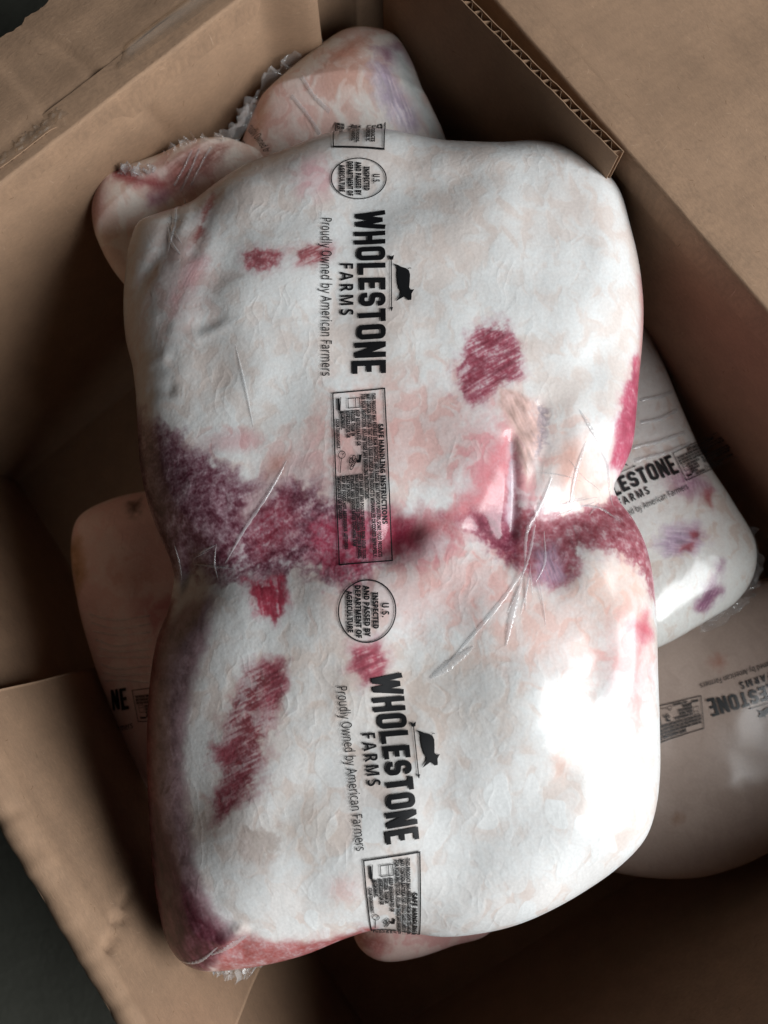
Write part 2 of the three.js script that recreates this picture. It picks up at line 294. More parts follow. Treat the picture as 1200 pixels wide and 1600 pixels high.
        for (const p of P) {
          if (x < p.b[0] || x > p.b[1] || z < p.b[2] || z > p.b[3]) continue;
          let st = 0; if (p.dir) { const l = Math.hypot(...p.dir), a = (x * p.dir[0] + z * p.dir[1]) / l, b = (-x * p.dir[1] + z * p.dir[0]) / l; st = fbm((a + sd) * 45, (b + wx * 0.06) * (p.lines ?? 480) * 0.8, 2); }
          const g = fbm(X * p.grain, Z * p.grain, 4), e = inside(p.poly, x, z) + p.rough * (g * 1.3 + st * 0.45 + mid * 0.5), halo = 0.4 * ss(-0.006, 0.001, e) * (p.k ?? 1); for (let n = 0; n < 3; n++) c[n] = lerp(c[n], lerp(c[n], p.rgb[n], 0.45), halo);
          let m = ss(-p.soft * 1.6, p.soft * 2.2, e); if (m <= 0) continue;
          const T = 0.34 - 0.72 * p.holes; m *= 1 - 0.7 * ss(T - 0.15, T + 0.7, g * 0.6 + st * 0.9 + mid * 0.45 + fine * 0.25 + 0.2 * Math.exp(-Math.max(0, e) / 0.003));
          const haze = clamp((p.haze + 0.1) * (0.6 + fine * 0.5 + mid * 0.7 + g * 0.9 + st * 0.6));
          for (let n = 0; n < 3; n++) c[n] = lerp(c[n], lerp(p.rgb[n] * (1 + 0.25 * st + 0.2 * g), [190, 172, 178][n], haze), clamp(m) * (p.k ?? 1));
          H -= 0.12 * m * (1 + st);
        }
        const k = (j * w + i) * 4, s = 1 + fine * 0.035; d[k] = clamp(c[0] * s, 0, 255); d[k + 1] = clamp(c[1] * s, 0, 255); d[k + 2] = clamp(c[2] * s, 0, 255); d[k + 3] = 255;
        const wr = 1 - Math.abs(noise(X * 90 + wz * 60, Z * 35)) ** 0.5; H += 0.26 * wr * ss(0.1, 0.6, noise(X * 17, Z * 17 + 5));
        bump[k] = bump[k + 1] = bump[k + 2] = clamp(H * 200, 0, 255); bump[k + 3] = 255;
      }
    }, true);
    return new THREE.MeshPhysicalMaterial({ map, bumpMap: dataTex(w, h, (d) => d.set(bump)), bumpScale: paint.bump ?? 0.0004, roughness: 0.6, specularIntensity: 0.4, clearcoat: paint.coat ?? 0.6, clearcoatRoughness: paint.gloss ?? 0.22 });
  }
  // a printed patch of the film: corners are start-top, end-top, end-bottom, start-bottom of the writing
  print(parent, name, q, material, range = [0, 0, 1, 1], lift = 0.0007, nx = 60, ny = 30) {
    const C = q.map(([px, py]) => this.surf(px, py)), pos = [], uv = [], idx = [];
    for (let j = 0; j <= ny; j++) for (let i = 0; i <= nx; i++) {
      const u = i / nx, v = j / ny, f = (k) => lerp(lerp(C[0][k], C[1][k], u), lerp(C[3][k], C[2][k], u), v), x = f(0), z = f(1);
      pos.push(x, this.top(x, z, true) + lift, z); uv.push(lerp(range[0], range[2], u), 1 - lerp(range[1], range[3], v));
    }
    for (let j = 0; j < ny; j++) for (let i = 0; i < nx; i++) { const a = j * (nx + 1) + i; idx.push(a, a + 1, a + nx + 1, a + 1, a + nx + 2, a + nx + 1); }
    const g = new THREE.BufferGeometry(); g.setAttribute('position', new THREE.Float32BufferAttribute(pos, 3)); g.setAttribute('uv', new THREE.Float32BufferAttribute(uv, 2)); g.setIndex(idx); g.computeVertexNormals();
    return part(name, g, material, parent);
  }
  // a raised pleat of film along a run of sightings
  pleat(parent, px, width, height, material) {
    const cv = new THREE.CatmullRomCurve3(px.map(([a, b]) => { const [x, z] = this.surf(a, b); return new THREE.Vector3(x, 0, z); })), n = 50, m = 6, pos = [], idx = [], P = cv.getPoints(n);
    for (let i = 0; i <= n; i++) {
      const a = P[Math.max(0, i - 1)], b = P[Math.min(n, i + 1)], l = Math.hypot(b.x - a.x, b.z - a.z) || 1, nx = -(b.z - a.z) / l, nz = (b.x - a.x) / l, s = i / n, w = width(s) * (1 + 0.25 * noise(i * 0.3, px[0][0]));
      for (let k = 0; k <= m; k++) { const t = k / m * 2 - 1, x = P[i].x + nx * w * t, z = P[i].z + nz * w * t; pos.push(x, this.top(x, z, true) + 0.0002 + height * Math.sqrt(Math.max(0, 1 - t * t)) * Math.min(1, 4 * s, 4 * (1 - s)) * (1 + 0.3 * noise(i * 0.5, 7)), z); }
    }
    for (let i = 0; i < n; i++) for (let k = 0; k < m; k++) { const a = i * (m + 1) + k, b = a + m + 1; idx.push(a, b, a + 1, a + 1, b, b + 1); }
    const g = new THREE.BufferGeometry(); g.setAttribute('position', new THREE.Float32BufferAttribute(pos, 3)); g.setIndex(idx); g.computeVertexNormals();
    return part('film_pleat', g, material, parent);
  }
}
const film = new THREE.MeshPhysicalMaterial({ color: '#f4f5f6', transmission: 0.8, thickness: 0, roughness: 0.16, ior: 1.5, side: THREE.DoubleSide });
const clear = new THREE.MeshPhysicalMaterial({ color: '#ffffff', transmission: 0.88, thickness: 0, roughness: 0.12, ior: 1.5, side: THREE.DoubleSide });
// crumpled seam of clear film: a ribbon between two runs of 3-D points
function frill(parent, A, B, amp, material, seed) {
  const ca = new THREE.CatmullRomCurve3(A), cb = new THREE.CatmullRomCurve3(B), n = 90, m = 14, pos = [], idx = [];
  for (let i = 0; i <= n; i++) { const a = ca.getPoint(i / n), b = cb.getPoint(i / n); for (let k = 0; k <= m; k++) { const t = k / m, s = amp * Math.min(1, t * 2.2); pos.push(lerp(a.x, b.x, t) + s * 0.8 * fbm(i * 0.045 + seed, k * 0.1, 1), lerp(a.y, b.y, t) + s * (0.6 - 2 * Math.abs(noise(i * 0.06 + k * 0.03, k * 0.03 + seed)) + 0.25 * noise(i * 0.16, k * 0.2)), lerp(a.z, b.z, t) + s * 0.8 * fbm(i * 0.045 - seed, k * 0.1, 1)); } }
  for (let i = 0; i < n; i++) for (let k = 0; k < m; k++) { const a = i * (m + 1) + k, b = a + m + 1; idx.push(a, b, a + 1, a + 1, b, b + 1); }
  const g = new THREE.BufferGeometry(); g.setAttribute('position', new THREE.Float32BufferAttribute(pos, 3)); g.setIndex(idx); g.computeVertexNormals();
  return part('film_seam', g, material, parent);
}
const p3 = (px, py, y) => { const [x, z] = at(px, py, y); return new THREE.Vector3(x, y, z); };

// ---- printing inks
function ink(w, h, draw) {
  const cv = document.createElement('canvas'); cv.width = w; cv.height = h; const g = cv.getContext('2d'); g.fillStyle = '#000'; g.fillRect(0, 0, w, h); g.fillStyle = g.strokeStyle = '#fff'; draw(g, w, h);
  const t = new THREE.CanvasTexture(cv); t.magFilter = THREE.LinearFilter; t.wrapS = t.wrapT = THREE.ClampToEdgeWrapping;
  return new THREE.MeshPhysicalMaterial({ color: '#0d0d10', alphaMap: t, transparent: true, roughness: 0.5, clearcoat: 0.4, clearcoatRoughness: 0.25, side: THREE.DoubleSide });
}
const word = (g, s, x, y, w, h, font, spacing) => {                                      // text fitted into a box x, y (top), w, h (cap height)
  g.save(); g.font = font.replace('SZ', 100 + 'px'); g.textBaseline = 'alphabetic'; g.textAlign = 'left'; if (spacing) g.letterSpacing = spacing + 'px';
  const m = g.measureText(s); g.translate(x, y + h); g.scale(w / m.width, h / 71.5); g.fillText(s, 0, 0); if (font === BOLD && h < 50) { g.lineWidth = 7; g.strokeText(s, 0, 0); } g.restore();
};
const BOLD = 'bold SZ sans-serif', REG = 'SZ sans-serif';
// tall square-shouldered block capitals
function block(g, ch, x, y, w, h, k) {
  const l = x + k / 2, r = x + w - k / 2, t = y + k / 2, b = y + h - k / 2, m = (t + b) / 2, c = 34; g.lineWidth = k; g.lineJoin = 'miter'; g.lineCap = 'butt'; g.beginPath();
  const P = (...p) => p.forEach(([a, q], i) => (i ? g.lineTo(a, q) : g.moveTo(a, q)));
  if (ch === 'O') g.roundRect(l, t, r - l, b - t, c);
  if (ch === 'H') { P([l, y], [l, y + h]); P([r, y], [r, y + h]); P([l, m], [r, m]); }
  if (ch === 'L') P([l, y], [l, b], [x + w, b]);
  if (ch === 'E') { P([x + w, t], [l, t], [l, b], [x + w, b]); P([l, m], [x + w - 14, m]); }
  if (ch === 'T') { P([x, t], [x + w, t]); P([x + w / 2, t], [x + w / 2, y + h]); }
  if (ch === 'N') { P([l, y + h], [l, y]); P([r, y + h], [r, y]); P([l + 4, y + 14], [r - 4, y + h - 14]); }
  if (ch === 'W') g.lineJoin = 'bevel'; if (ch === 'W') P([x + 14, y], [x + w * 0.28, b - 14], [x + w / 2, y + 26], [x + w * 0.72, b - 14], [x + w - 14, y]);
  if (ch === 'S') { g.moveTo(r, y + h * 0.3); g.arcTo(r, t, l, t, c); g.arcTo(l, t, l, m, c); g.arcTo(l, m - 6, r, m + 6, c); g.arcTo(r, m + 6, r, b, c); g.arcTo(r, b, l, b, c); g.arcTo(l, b, l, t, c); g.lineTo(l, y + h * 0.7); }
  g.stroke();
}
const logoInk = ink(1536, 900, (g) => {
  // wordmark whose outer letters are taller: each letter drawn to its own height
  const L = 'WHOLESTONE', adv = [1.32, 1, 1, 0.86, 0.88, 0.96, 0.92, 1, 1.02, 0.88], sum = adv.reduce((a, b) => a + b); let x = 8;
  for (let i = 0; i < 10; i++) { const w = adv[i] / sum * 1520, t = Math.abs((i - 4.5) / 4.5), h = 236 + 70 * t ** 1.6; block(g, L[i], x + 10, 285, w - 24, h, 46); x += w; }
  word(g, 'FARMS', 520, 580, 500, 118, BOLD, 16);
  word(g, 'Proudly Owned by American Farmers', 90, 778, 1440, 92, REG);
  g.lineWidth = 9; g.beginPath(); g.moveTo(490, 232); g.lineTo(968, 232); g.stroke();                     // arrow
  g.beginPath(); g.moveTo(982, 232); g.lineTo(940, 217); g.lineTo(940, 247); g.fill(); g.beginPath(); g.moveTo(462, 206); g.lineTo(506, 216); g.lineTo(506, 248); g.lineTo(462, 258); g.lineTo(476, 232); g.fill();
  const S = (y, x) => [490 + (y - 850) * 1.5, 232 - (x - 512) * 1.5], pig = [[885, 524], [902, 546], [925, 552], [945, 549], [990, 552], [1030, 560], [1055, 572], [1076, 566], [1112, 540], [1100, 562], [1084, 590], [1090, 600], [1108, 612], [1106, 632], [1088, 634], [1068, 634], [1042, 650], [1044, 630], [1030, 620], [990, 624], [950, 626], [925, 618], [912, 598], [905, 572], [893, 552]];
  g.beginPath(); pig.forEach((p, i) => (i ? g.lineTo(...S(...p)) : g.moveTo(...S(...p)))); g.closePath(); g.fill(); g.lineJoin = 'round'; g.lineWidth = 2; g.stroke();
  g.lineWidth = 6; g.beginPath(); g.moveTo(...S(918, 612)); g.quadraticCurveTo(...S(906, 628), ...S(916, 632)); g.stroke();
});
const stampInk = ink(512, 512, (g) => {
  g.lineWidth = 11; g.beginPath(); g.arc(256, 256, 246, 0, 7); g.stroke();
  word(g, 'U.S.', 196, 66, 120, 62, BOLD); word(g, 'INSPECTED', 112, 160, 288, 46, BOLD); word(g, 'AND PASSED BY', 56, 234, 400, 46, BOLD); word(g, 'DEPARTMENT OF', 46, 308, 420, 46, BOLD); word(g, 'AGRICULTURE', 90, 382, 330, 46, BOLD);
});
const labelInk = ink(1536, 512, (g, w, h) => {
  g.lineWidth = 12; g.strokeRect(7, 7, w - 14, h - 14);
  word(g, 'SAFE HANDLING INSTRUCTIONS', 330, 36, 880, 46, BOLD);
  const t = (s, x, y, W, H = 36) => word(g, s, x, y, W, H, BOLD);
  t('THIS PRODUCT WAS PREPARED FROM INSPECTED AND PASSED MEAT AND/OR POULTRY. SOME FOOD PRODUCTS', 40, 98, 1450); t('MAY CONTAIN BACTERIA THAT COULD CAUSE ILLNESS IF THE PRODUCT IS MISHANDLED OR COOKED IMPROPERLY.', 40, 148, 1450); t('FOR YOUR PROTECTION, FOLLOW THESE SAFE HANDLING INSTRUCTIONS.', 40, 198, 950);
  t('KEEP REFRIGERATED OR', 180, 256, 330); t('FROZEN. THAW IN', 180, 304, 240); t('REFRIGERATOR OR', 180, 352, 250); t('MICROWAVE.', 180, 400, 170); t('COOK THOROUGHLY.', 250, 452, 270, 32);
  t('KEEP RAW MEAT AND POULTRY SEPARATE FROM OTHER FOODS.', 760, 250, 740, 32); t('WASH WORKING SURFACES (INCLUDING CUTTING BOARDS),', 760, 292, 730, 32); t('UTENSILS, AND HANDS AFTER TOUCHING RAW', 760, 334, 620, 32); t('MEAT OR POULTRY.', 760, 374, 250, 32); t('KEEP HOT FOODS HOT. REFRIGERATE LEFTOVERS', 760, 416, 640, 32); t('IMMEDIATELY OR DISCARD.', 760, 458, 380, 32);
  g.lineWidth = 7; g.strokeRect(70, 252, 90, 110); g.beginPath(); g.moveTo(70, 290); g.lineTo(160, 290); g.stroke();                                   // refrigerator
  g.beginPath(); g.moveTo(50, 430); g.lineTo(190, 442); g.lineTo(250, 418); g.stroke(); g.beginPath(); g.moveTo(60, 440); g.lineTo(180, 440); g.lineTo(170, 462); g.lineTo(60, 462); g.fill();   // pan
  g.beginPath(); g.moveTo(590, 250); g.lineTo(660, 262); g.lineTo(660, 300); g.lineTo(636, 300); g.lineTo(630, 282); g.lineTo(590, 276); g.fill();       // tap and hands
  for (const [x, y] of [[610, 330], [640, 318], [666, 335], [690, 350], [630, 356]]) { g.beginPath(); g.ellipse(x, y, 24, 14, 0.5, 0, 7); g.stroke(); }
  g.beginPath(); g.arc(570, 440, 32, 0, 7); g.stroke(); g.beginPath(); g.moveTo(602, 446); g.lineTo(730, 462); g.stroke(); g.beginPath(); g.moveTo(570, 440); g.lineTo(560, 420); g.stroke();   // thermometer
});

// ---- the large pack on top
const outlineMain = [[199, 440], [206, 395], [222, 362], [262, 346], [302, 334], [340, 306], [380, 278], [436, 256], [520, 228], [600, 225], [645, 231], [690, 238], [760, 241], [830, 238], [880, 247], [930, 282], [965, 320], [985, 380], [997, 430], [1003, 490], [1001, 550], [995, 610], [990, 660], [983, 710], [968, 745], [957, 766], [966, 787], [985, 812], [1003, 850], [1015, 900], [1020, 960], [1023, 1040], [1028, 1120], [1028, 1200], [1018, 1260], [1000, 1308], [960, 1355], [900, 1398], [830, 1430], [760, 1452], [690, 1462], [630, 1455], [590, 1451], [545, 1463], [480, 1490], [420, 1507], [360, 1516], [320, 1516], [285, 1500], [262, 1470], [250, 1430], [240, 1370], [232, 1280], [228, 1180], [232, 1080], [245, 1000], [264, 950], [271, 900], [262, 870], [245, 830], [232, 790], [222, 740], [218, 680], [215, 630], [208, 580], [198, 540], [195, 490]];
const leftLow = at(240, 1250, 0.27);
const main = new Pack({
  outline: outlineMain, centre: [610, 830], y0: 0.25, Ht: 0.062, Hb: 0.05, Rb: 0.07, seed: 1, na: 420, nt: 150, tex: [1024, 1536], lumps: 0.0028,
  R: (x, z) => 0.046 + 0.012 * noise(x * 9, z * 9) + 0.03 * Math.exp(-(((x - leftLow[0]) / 0.08) ** 2) - ((z - leftLow[1]) / 0.12) ** 2),
  feats: [
    { px: [[235, 915], [300, 895], [400, 880], [520, 870], [600, 850]], w: (s) => 0.020 - 0.004 * s, h: (s) => -0.014 * (1 - s) ** 1.5 - 0.0022, y: 0.29 },
    { px: [[590, 850], [680, 820], [760, 830], [840, 830], [920, 795], [985, 762]], w: 0.014, h: (s) => -0.0025 - 0.011 * s * s * s, y: 0.295 },
    { px: [[595, 800], [612, 835], [600, 862]], w: 0.006, h: -0.0025, pit: true },
    { px: [[615, 820], [640, 832]], w: 0.006, h: -0.0025, pit: true },
    { px: [[796, 690], [802, 750], [802, 830]], w: 0.0035, h: -0.0032, pit: true },
    { px: [[805, 840], [835, 880], [870, 900]], w: 0.010, h: -0.0035, pit: true },
    { px: [[745, 830], [790, 870]], w: 0.006, h: -0.0025, pit: true },
    { px: [[845, 640], [850, 700], [825, 770]], w: 0.005, h: -0.0014, pit: true },
    { px: [[250, 500], [290, 515], [345, 505]], w: 0.004, h: -0.0007 }, { px: [[270, 512], [310, 530], [350, 515]], w: 0.003, h: 0.0006 },
    { px: [[300, 300], [290, 350], [265, 400]], w: 0.004, h: -0.0009 }, { px: [[330, 290], [312, 350], [300, 395]], w: 0.004, h: -0.0011 },
    { px: [[262, 330], [250, 380], [215, 420]], w: 0.006, h: -0.002 }, { px: [[285, 320], [275, 370], [268, 400]], w: 0.003, h: 0.00062 },
    { px: [[225, 600], [260, 605]], w: 0.004, h: -0.0015 }, { px: [[220, 560], [250, 555]], w: 0.004, h: 0.0012 },
    { px: [[790, 1010], [820, 1110], [800, 1200]], w: 0.03, h: 0.004 },
    { px: [[930, 560], [940, 680], [930, 760]], w: 0.008, h: -0.001 }, { px: [[895, 640], [905, 700], [900, 770]], w: 0.006, h: 0.001 },
    { px: [[330, 1420], [370, 1470], [360, 1510]], w: 0.006, h: -0.0012 }, { px: [[370, 1465], [340, 1495]], w: 0.003, h: 0.0025 },
  ],
});
const RED = [138, 54, 76], DEEP = [98, 46, 60], PINK = [218, 168, 162];
const fatMain = {
  under: [214, 201, 194], over: [221, 221, 220], frost: 0.15, bump: 0.0006, gloss: 0.17, coat: 0.6,
  crisp: () => 0.18, spots: (x, z) => clamp(0.25 + 0.75 * ss(-0.06, 0.1, z + x * 0.5)) * ss(-0.1, -0.04, x),
  blobs: [[660, 680, 150, 90, PINK, 0.8], [860, 980, 110, 70, [222, 180, 170], 0.8], [640, 930, 120, 60, PINK, 0.6], [900, 740, 70, 80, [226, 178, 168], 0.7], [720, 900, 90, 60, [222, 172, 166], 0.8], [560, 690, 70, 50, PINK, 0.6], [490, 275, 36, 40, [200, 150, 156], 0.8], [280, 440, 60, 90, [196, 160, 156], 0.6], [960, 920, 60, 80, [228, 186, 170], 0.8], [985, 1040, 50, 80, [222, 160, 160], 0.8], [780, 740, 60, 90, [214, 130, 142], 0.8], [650, 840, 60, 40, [196, 90, 110], 0.7], [360, 690, 50, 20, [200, 140, 144], 0.7], [470, 740, 70, 60, [206, 166, 166], 0.7], [600, 1100, 180, 90, [212, 192, 178], 0.4], [480, 1290, 50, 60, [206, 190, 178], 0.5], [540, 1390, 30, 20, [214, 176, 172], 0.6], [880, 1190, 24, 24, [220, 176, 160], 0.6], [385, 250, 60, 14, [186, 120, 130], 0.6], [320, 860, 60, 40, [120, 104, 106], 0.5]],
  patches: [
    // membrane along the sunken left side, then the lean at its foot
    { px: [[255, 985], [285, 950], [330, 930], [325, 1000], [303, 1060], [290, 1130], [287, 1200], [293, 1280], [308, 1360], [335, 1420], [380, 1462], [330, 1490], [215, 1500], [160, 1300], [160, 1150], [190, 1010]], rgb: [136, 108, 112], soft: 0.002, rough: 0.002, haze: 0.22, grain: 90, holes: -0.6 },
    { px: [[170, 1150], [215, 1000], [250, 940], [272, 940], [258, 1010], [243, 1090], [240, 1200], [248, 1320], [268, 1400], [240, 1500], [160, 1400]], rgb: [104, 36, 46], soft: 0.002, rough: 0.002, haze: 0.12, holes: -0.6 },
    { px: [[170, 1220], [246, 1262], [262, 1320], [284, 1378], [318, 1428], [366, 1468], [345, 1500], [300, 1530], [200, 1530], [160, 1450]], rgb: [70, 24, 34], soft: 0.002, rough: 0.003, dir: [0.4, 1], lines: 300, holes: -0.6 },
    { px: [[330, 1520], [345, 1490], [356, 1472], [376, 1462], [430, 1474], [520, 1464], [585, 1447], [600, 1456], [500, 1512], [420, 1535], [330, 1535]], rgb: [170, 78, 92], soft: 0.0015, rough: 0.003, haze: 0.4, holes: 0.2 },
    // dark lean across the waist
    { px: [[205, 640], [232, 662], [262, 676], [300, 700], [340, 722], [378, 752], [400, 760], [440, 742], [480, 752], [530, 790], [570, 800], [604, 810], [606, 866], [560, 908], [515, 905], [478, 885], [440, 905], [400, 905], [350, 905], [285, 900], [255, 892], [232, 830], [208, 740]], rgb: DEEP, soft: 0.0022, rough: 0.007, haze: 0.5, holes: 0.35, grain: 70, dir: [1, -0.6], lines: 200 },
    { px: [[200, 640], [240, 668], [300, 702], [360, 745], [385, 800], [340, 880], [270, 900], [230, 840], [200, 740]], rgb: [76, 34, 46], soft: 0.006, rough: 0.008, haze: 0.45, k: 0.8 },
    { px: [[400, 790], [440, 770], [470, 800], [450, 850], [410, 880], [385, 850]], rgb: [124, 36, 60], soft: 0.003, rough: 0.006, haze: 0.35, holes: 0.5, dir: [1, -0.8], lines: 260 },
    { px: [[480, 815], [540, 800], [600, 800], [606, 860], [556, 912], [505, 902], [486, 860]], rgb: [150, 44, 76], soft: 0.002, rough: 0.006, haze: 0.35, holes: 0.45, grain: 110 },
    { px: [[385, 905], [440, 904], [447, 942], [432, 972], [408, 955], [390, 932]], rgb: [160, 42, 70], soft: 0.0012, rough: 0.004, dir: [0.2, 1], lines: 300 },
    { px: [[440, 720], [470, 715], [430, 770], [385, 815], [372, 805], [410, 760]], rgb: [206, 184, 182], soft: 0.002, rough: 0.002, k: 0.85 },
    { px: [[425, 715], [450, 710], [440, 735], [415, 745]], rgb: [180, 110, 122], soft: 0.002, rough: 0.002, k: 0.8 },
    { px: [[598, 812], [640, 806], [700, 798], [765, 796], [770, 822], [700, 832], [660, 850], [620, 866], [596, 860]], rgb: [168, 78, 98], soft: 0.004, rough: 0.006, k: 0.75, haze: 0.2, holes: 0.15 },
    // lean showing through on the upper piece
    { px: [[748, 508], [790, 505], [812, 545], [812, 590], [790, 604], [765, 618], [740, 632], [718, 620], [714, 588], [724, 545]], rgb: [146, 56, 84], soft: 0.0012, rough: 0.0045, holes: 0.25, haze: 0.26, dir: [1, -0.6], lines: 420 },
    { px: [[378, 396], [400, 388], [441, 393], [436, 414], [412, 424], [384, 420]], rgb: [166, 78, 102], soft: 0.0008, rough: 0.002, holes: 0.45, grain: 160 }, { px: [[458, 388], [500, 380], [520, 388], [505, 408], [465, 414]], rgb: [166, 82, 104], soft: 0.001, rough: 0.003, holes: 0.5, dir: [1, -0.5] },
    { px: [[333, 295], [338, 312], [322, 345], [310, 385], [300, 382], [312, 340]], rgb: [160, 84, 96], soft: 0.001, rough: 0.003, holes: 0.3 }, { px: [[300, 395], [325, 405], [300, 450], [270, 490], [268, 470]], rgb: [188, 136, 138], soft: 0.003, rough: 0.004, k: 0.7, dir: [0.5, -1] },
    { px: [[345, 425], [382, 428], [345, 450], [332, 470], [328, 455]], rgb: [184, 174, 168], soft: 0.001, rough: 0.003, k: 0.8 },
    // lower piece
    { px: [[395, 1042], [440, 1032], [448, 1062], [440, 1100], [422, 1140], [412, 1180], [402, 1230], [372, 1262], [340, 1286], [332, 1255], [345, 1212], [334, 1190], [345, 1150], [358, 1110], [372, 1062]], rgb: [146, 66, 86], soft: 0.0014, rough: 0.006, holes: 0.72, haze: 0.45, dir: [1, -0.5], lines: 420 },
    { px: [[408, 1040], [440, 1034], [446, 1060], [438, 1098], [405, 1104], [418, 1070]], rgb: RED, soft: 0.0012, rough: 0.004, holes: 0.3, dir: [1, -0.5] }, { px: [[340, 1170], [380, 1152], [376, 1190], [350, 1200]], rgb: RED, soft: 0.001, rough: 0.004, dir: [1, -0.5] }, { px: [[340, 1240], [375, 1205], [392, 1205], [375, 1240], [345, 1276]], rgb: RED, soft: 0.001, rough: 0.004, holes: 0.4, dir: [1, -0.7] },
    { px: [[548, 1012], [590, 1001], [606, 1032], [598, 1062], [570, 1066], [546, 1044]], rgb: [170, 70, 100], soft: 0.0012, rough: 0.003, holes: 0.3, dir: [1, -0.4], lines: 420 },
    { px: [[380, 1285], [430, 1290], [440, 1330], [405, 1350], [370, 1330]], rgb: [186, 170, 160], soft: 0.001, rough: 0.004, k: 0.7 },
    // the cut at the right of the waist
    { px: [[690, 806], [745, 795], [785, 775], [800, 690], [808, 690], [812, 790], [850, 800], [905, 796], [962, 772], [1000, 820], [1022, 880], [1024, 950], [1000, 890], [960, 862], [905, 856], [902, 900], [868, 920], [835, 905], [800, 880], [770, 852], [735, 826]], rgb: [158, 70, 96], soft: 0.0012, rough: 0.004, haze: 0.3, holes: 0.22, grain: 120 },
    { px: [[735, 800], [800, 800], [805, 850], [800, 880], [770, 855], [740, 826]], rgb: [112, 30, 58], soft: 0.0015, rough: 0.004, holes: 0.35, grain: 160 },
    { px: [[775, 692], [797, 680], [796, 740], [782, 785], [730, 802], [702, 806], [742, 762]], rgb: [204, 96, 124], soft: 0.003, rough: 0.003, haze: 0.2, k: 0.85 }, { px: [[796, 690], [803, 690], [806, 770], [800, 830], [790, 820], [793, 760]], rgb: [178, 160, 168], soft: 0.0008, rough: 0.002, holes: 0.3 },
    { px: [[778, 604], [812, 612], [838, 632], [850, 662], [838, 720], [824, 762], [812, 720], [800, 668], [780, 632]], rgb: [208, 172, 162], soft: 0.001, rough: 0.0015, dir: [0.5, 1], lines: 300 }, { px: [[838, 628], [856, 640], [852, 690], [836, 720], [842, 670]], rgb: [150, 136, 142], soft: 0.001, rough: 0.003, holes: 0.4, grain: 200 },
    { px: [[830, 860], [865, 850], [890, 900], [870, 918], [838, 905]], rgb: [172, 138, 158], soft: 0.0015, rough: 0.003, holes: 0.3, dir: [0.3, 1] },
    { px: [[990, 560], [1002, 560], [1000, 640], [988, 720], [966, 748], [953, 724], [966, 650], [980, 600]], rgb: [176, 66, 104], soft: 0.0012, rough: 0.003, holes: 0.15 }, { px: [[998, 430], [1008, 430], [1010, 620], [996, 620]], rgb: [186, 110, 128], soft: 0.002, rough: 0.002, k: 0.7 },
    { px: [[988, 975], [1010, 962], [1018, 990], [1002, 1010]], rgb: [198, 76, 108], soft: 0.003, rough: 0.003 }, { px: [[606, 810], [642, 815], [650, 850], [622, 862], [602, 852]], rgb: [150, 36, 68], soft: 0.003, rough: 0.003, holes: 0.2 },
    { px: [[880, 700], [905, 690], [920, 760], [890, 780], [876, 740]], rgb: [226, 176, 160], soft: 0.003, rough: 0.003, k: 0.7 },
    { px: [[925, 745], [960, 755], [950, 785], [880, 800], [900, 780]], rgb: [228, 206, 196], soft: 0.001, rough: 0.003 },
  ],
};
const pack = thing('pork_pack', 'large clear wrapped slab of pale pork on top of the others', 'meat pack', 'wrapped pork packs in the box');
main.body(pack, main.flesh(fatMain));
main.print(pack, 'handling_label', [[603, 180], [601, 236], [520, 232], [522, 180]], labelInk, [0.68, 0, 1, 1]);
main.print(pack, 'inspection_stamp', [[605, 248], [605, 312], [516, 312], [516, 248]], stampInk);
main.print(pack, 'printed_logo', [[650, 326], [652, 586], [498, 590], [498, 326]], logoInk);
main.print(pack, 'handling_label', [[602, 606], [614, 877], [529, 884], [519, 614]], labelInk);
main.print(pack, 'inspection_stamp', [[619, 902], [621, 1003], [529, 1008], [526, 907]], stampInk);
main.print(pack, 'printed_logo', [[678, 1046], [703, 1304], [552, 1332], [519, 1056]], logoInk);
main.print(pack, 'handling_label', [[657, 1329], [654, 1460], [583, 1456], [567, 1343]], labelInk, [0, 0, 0.62, 1]);
for (const [px, w, h] of [
  [[[368, 540], [382, 600], [396, 668]], 0.0005, 0.0006], [[[824, 880], [790, 930], [745, 985], [690, 1048]], 0.0008, 0.0003], [[[862, 745], [845, 790], [822, 830], [818, 885]], 0.0010, 0.0010], [[[836, 820], [826, 860], [812, 910]], 0.0007, 0.0008], [[[850, 830], [848, 880], [836, 910]], 0.0006, 0.0008], [[[815, 905], [800, 960], [790, 1010]], 0.0012, 0.0008],
  [[[905, 640], [922, 668], [940, 700]], 0.0008, 0.0008], [[[915, 690], [900, 740], [890, 790]], 0.0010, 0.0009], [[[935, 700], [950, 740], [958, 790]], 0.0006, 0.0008], [[[900, 790], [940, 795], [970, 815]], 0.0006, 0.0007], [[[288, 310], [272, 350], [262, 395]], 0.0010, 0.0010], [[[262, 355], [268, 380], [282, 398]], 0.0007, 0.0008], [[[448, 720], [420, 770], [380, 830], [352, 880]], 0.0007, 0.0007], [[[272, 850], [280, 880], [284, 905]], 0.0005, 0.0007], [[[338, 850], [335, 880], [340, 905]], 0.0004, 0.0006],
  [[[385, 1462], [360, 1478], [330, 1492]], 0.0012, 0.0012], [[[340, 1480], [310, 1502], [280, 1500]], 0.0008, 0.0010], [[[740, 1010], [700, 1040], [672, 1060]], 0.0016, 0.0008],
]) main.pleat(pack, px, (s) => w * (0.35 + Math.sin(s * 3.14)), h * 0.7, film);
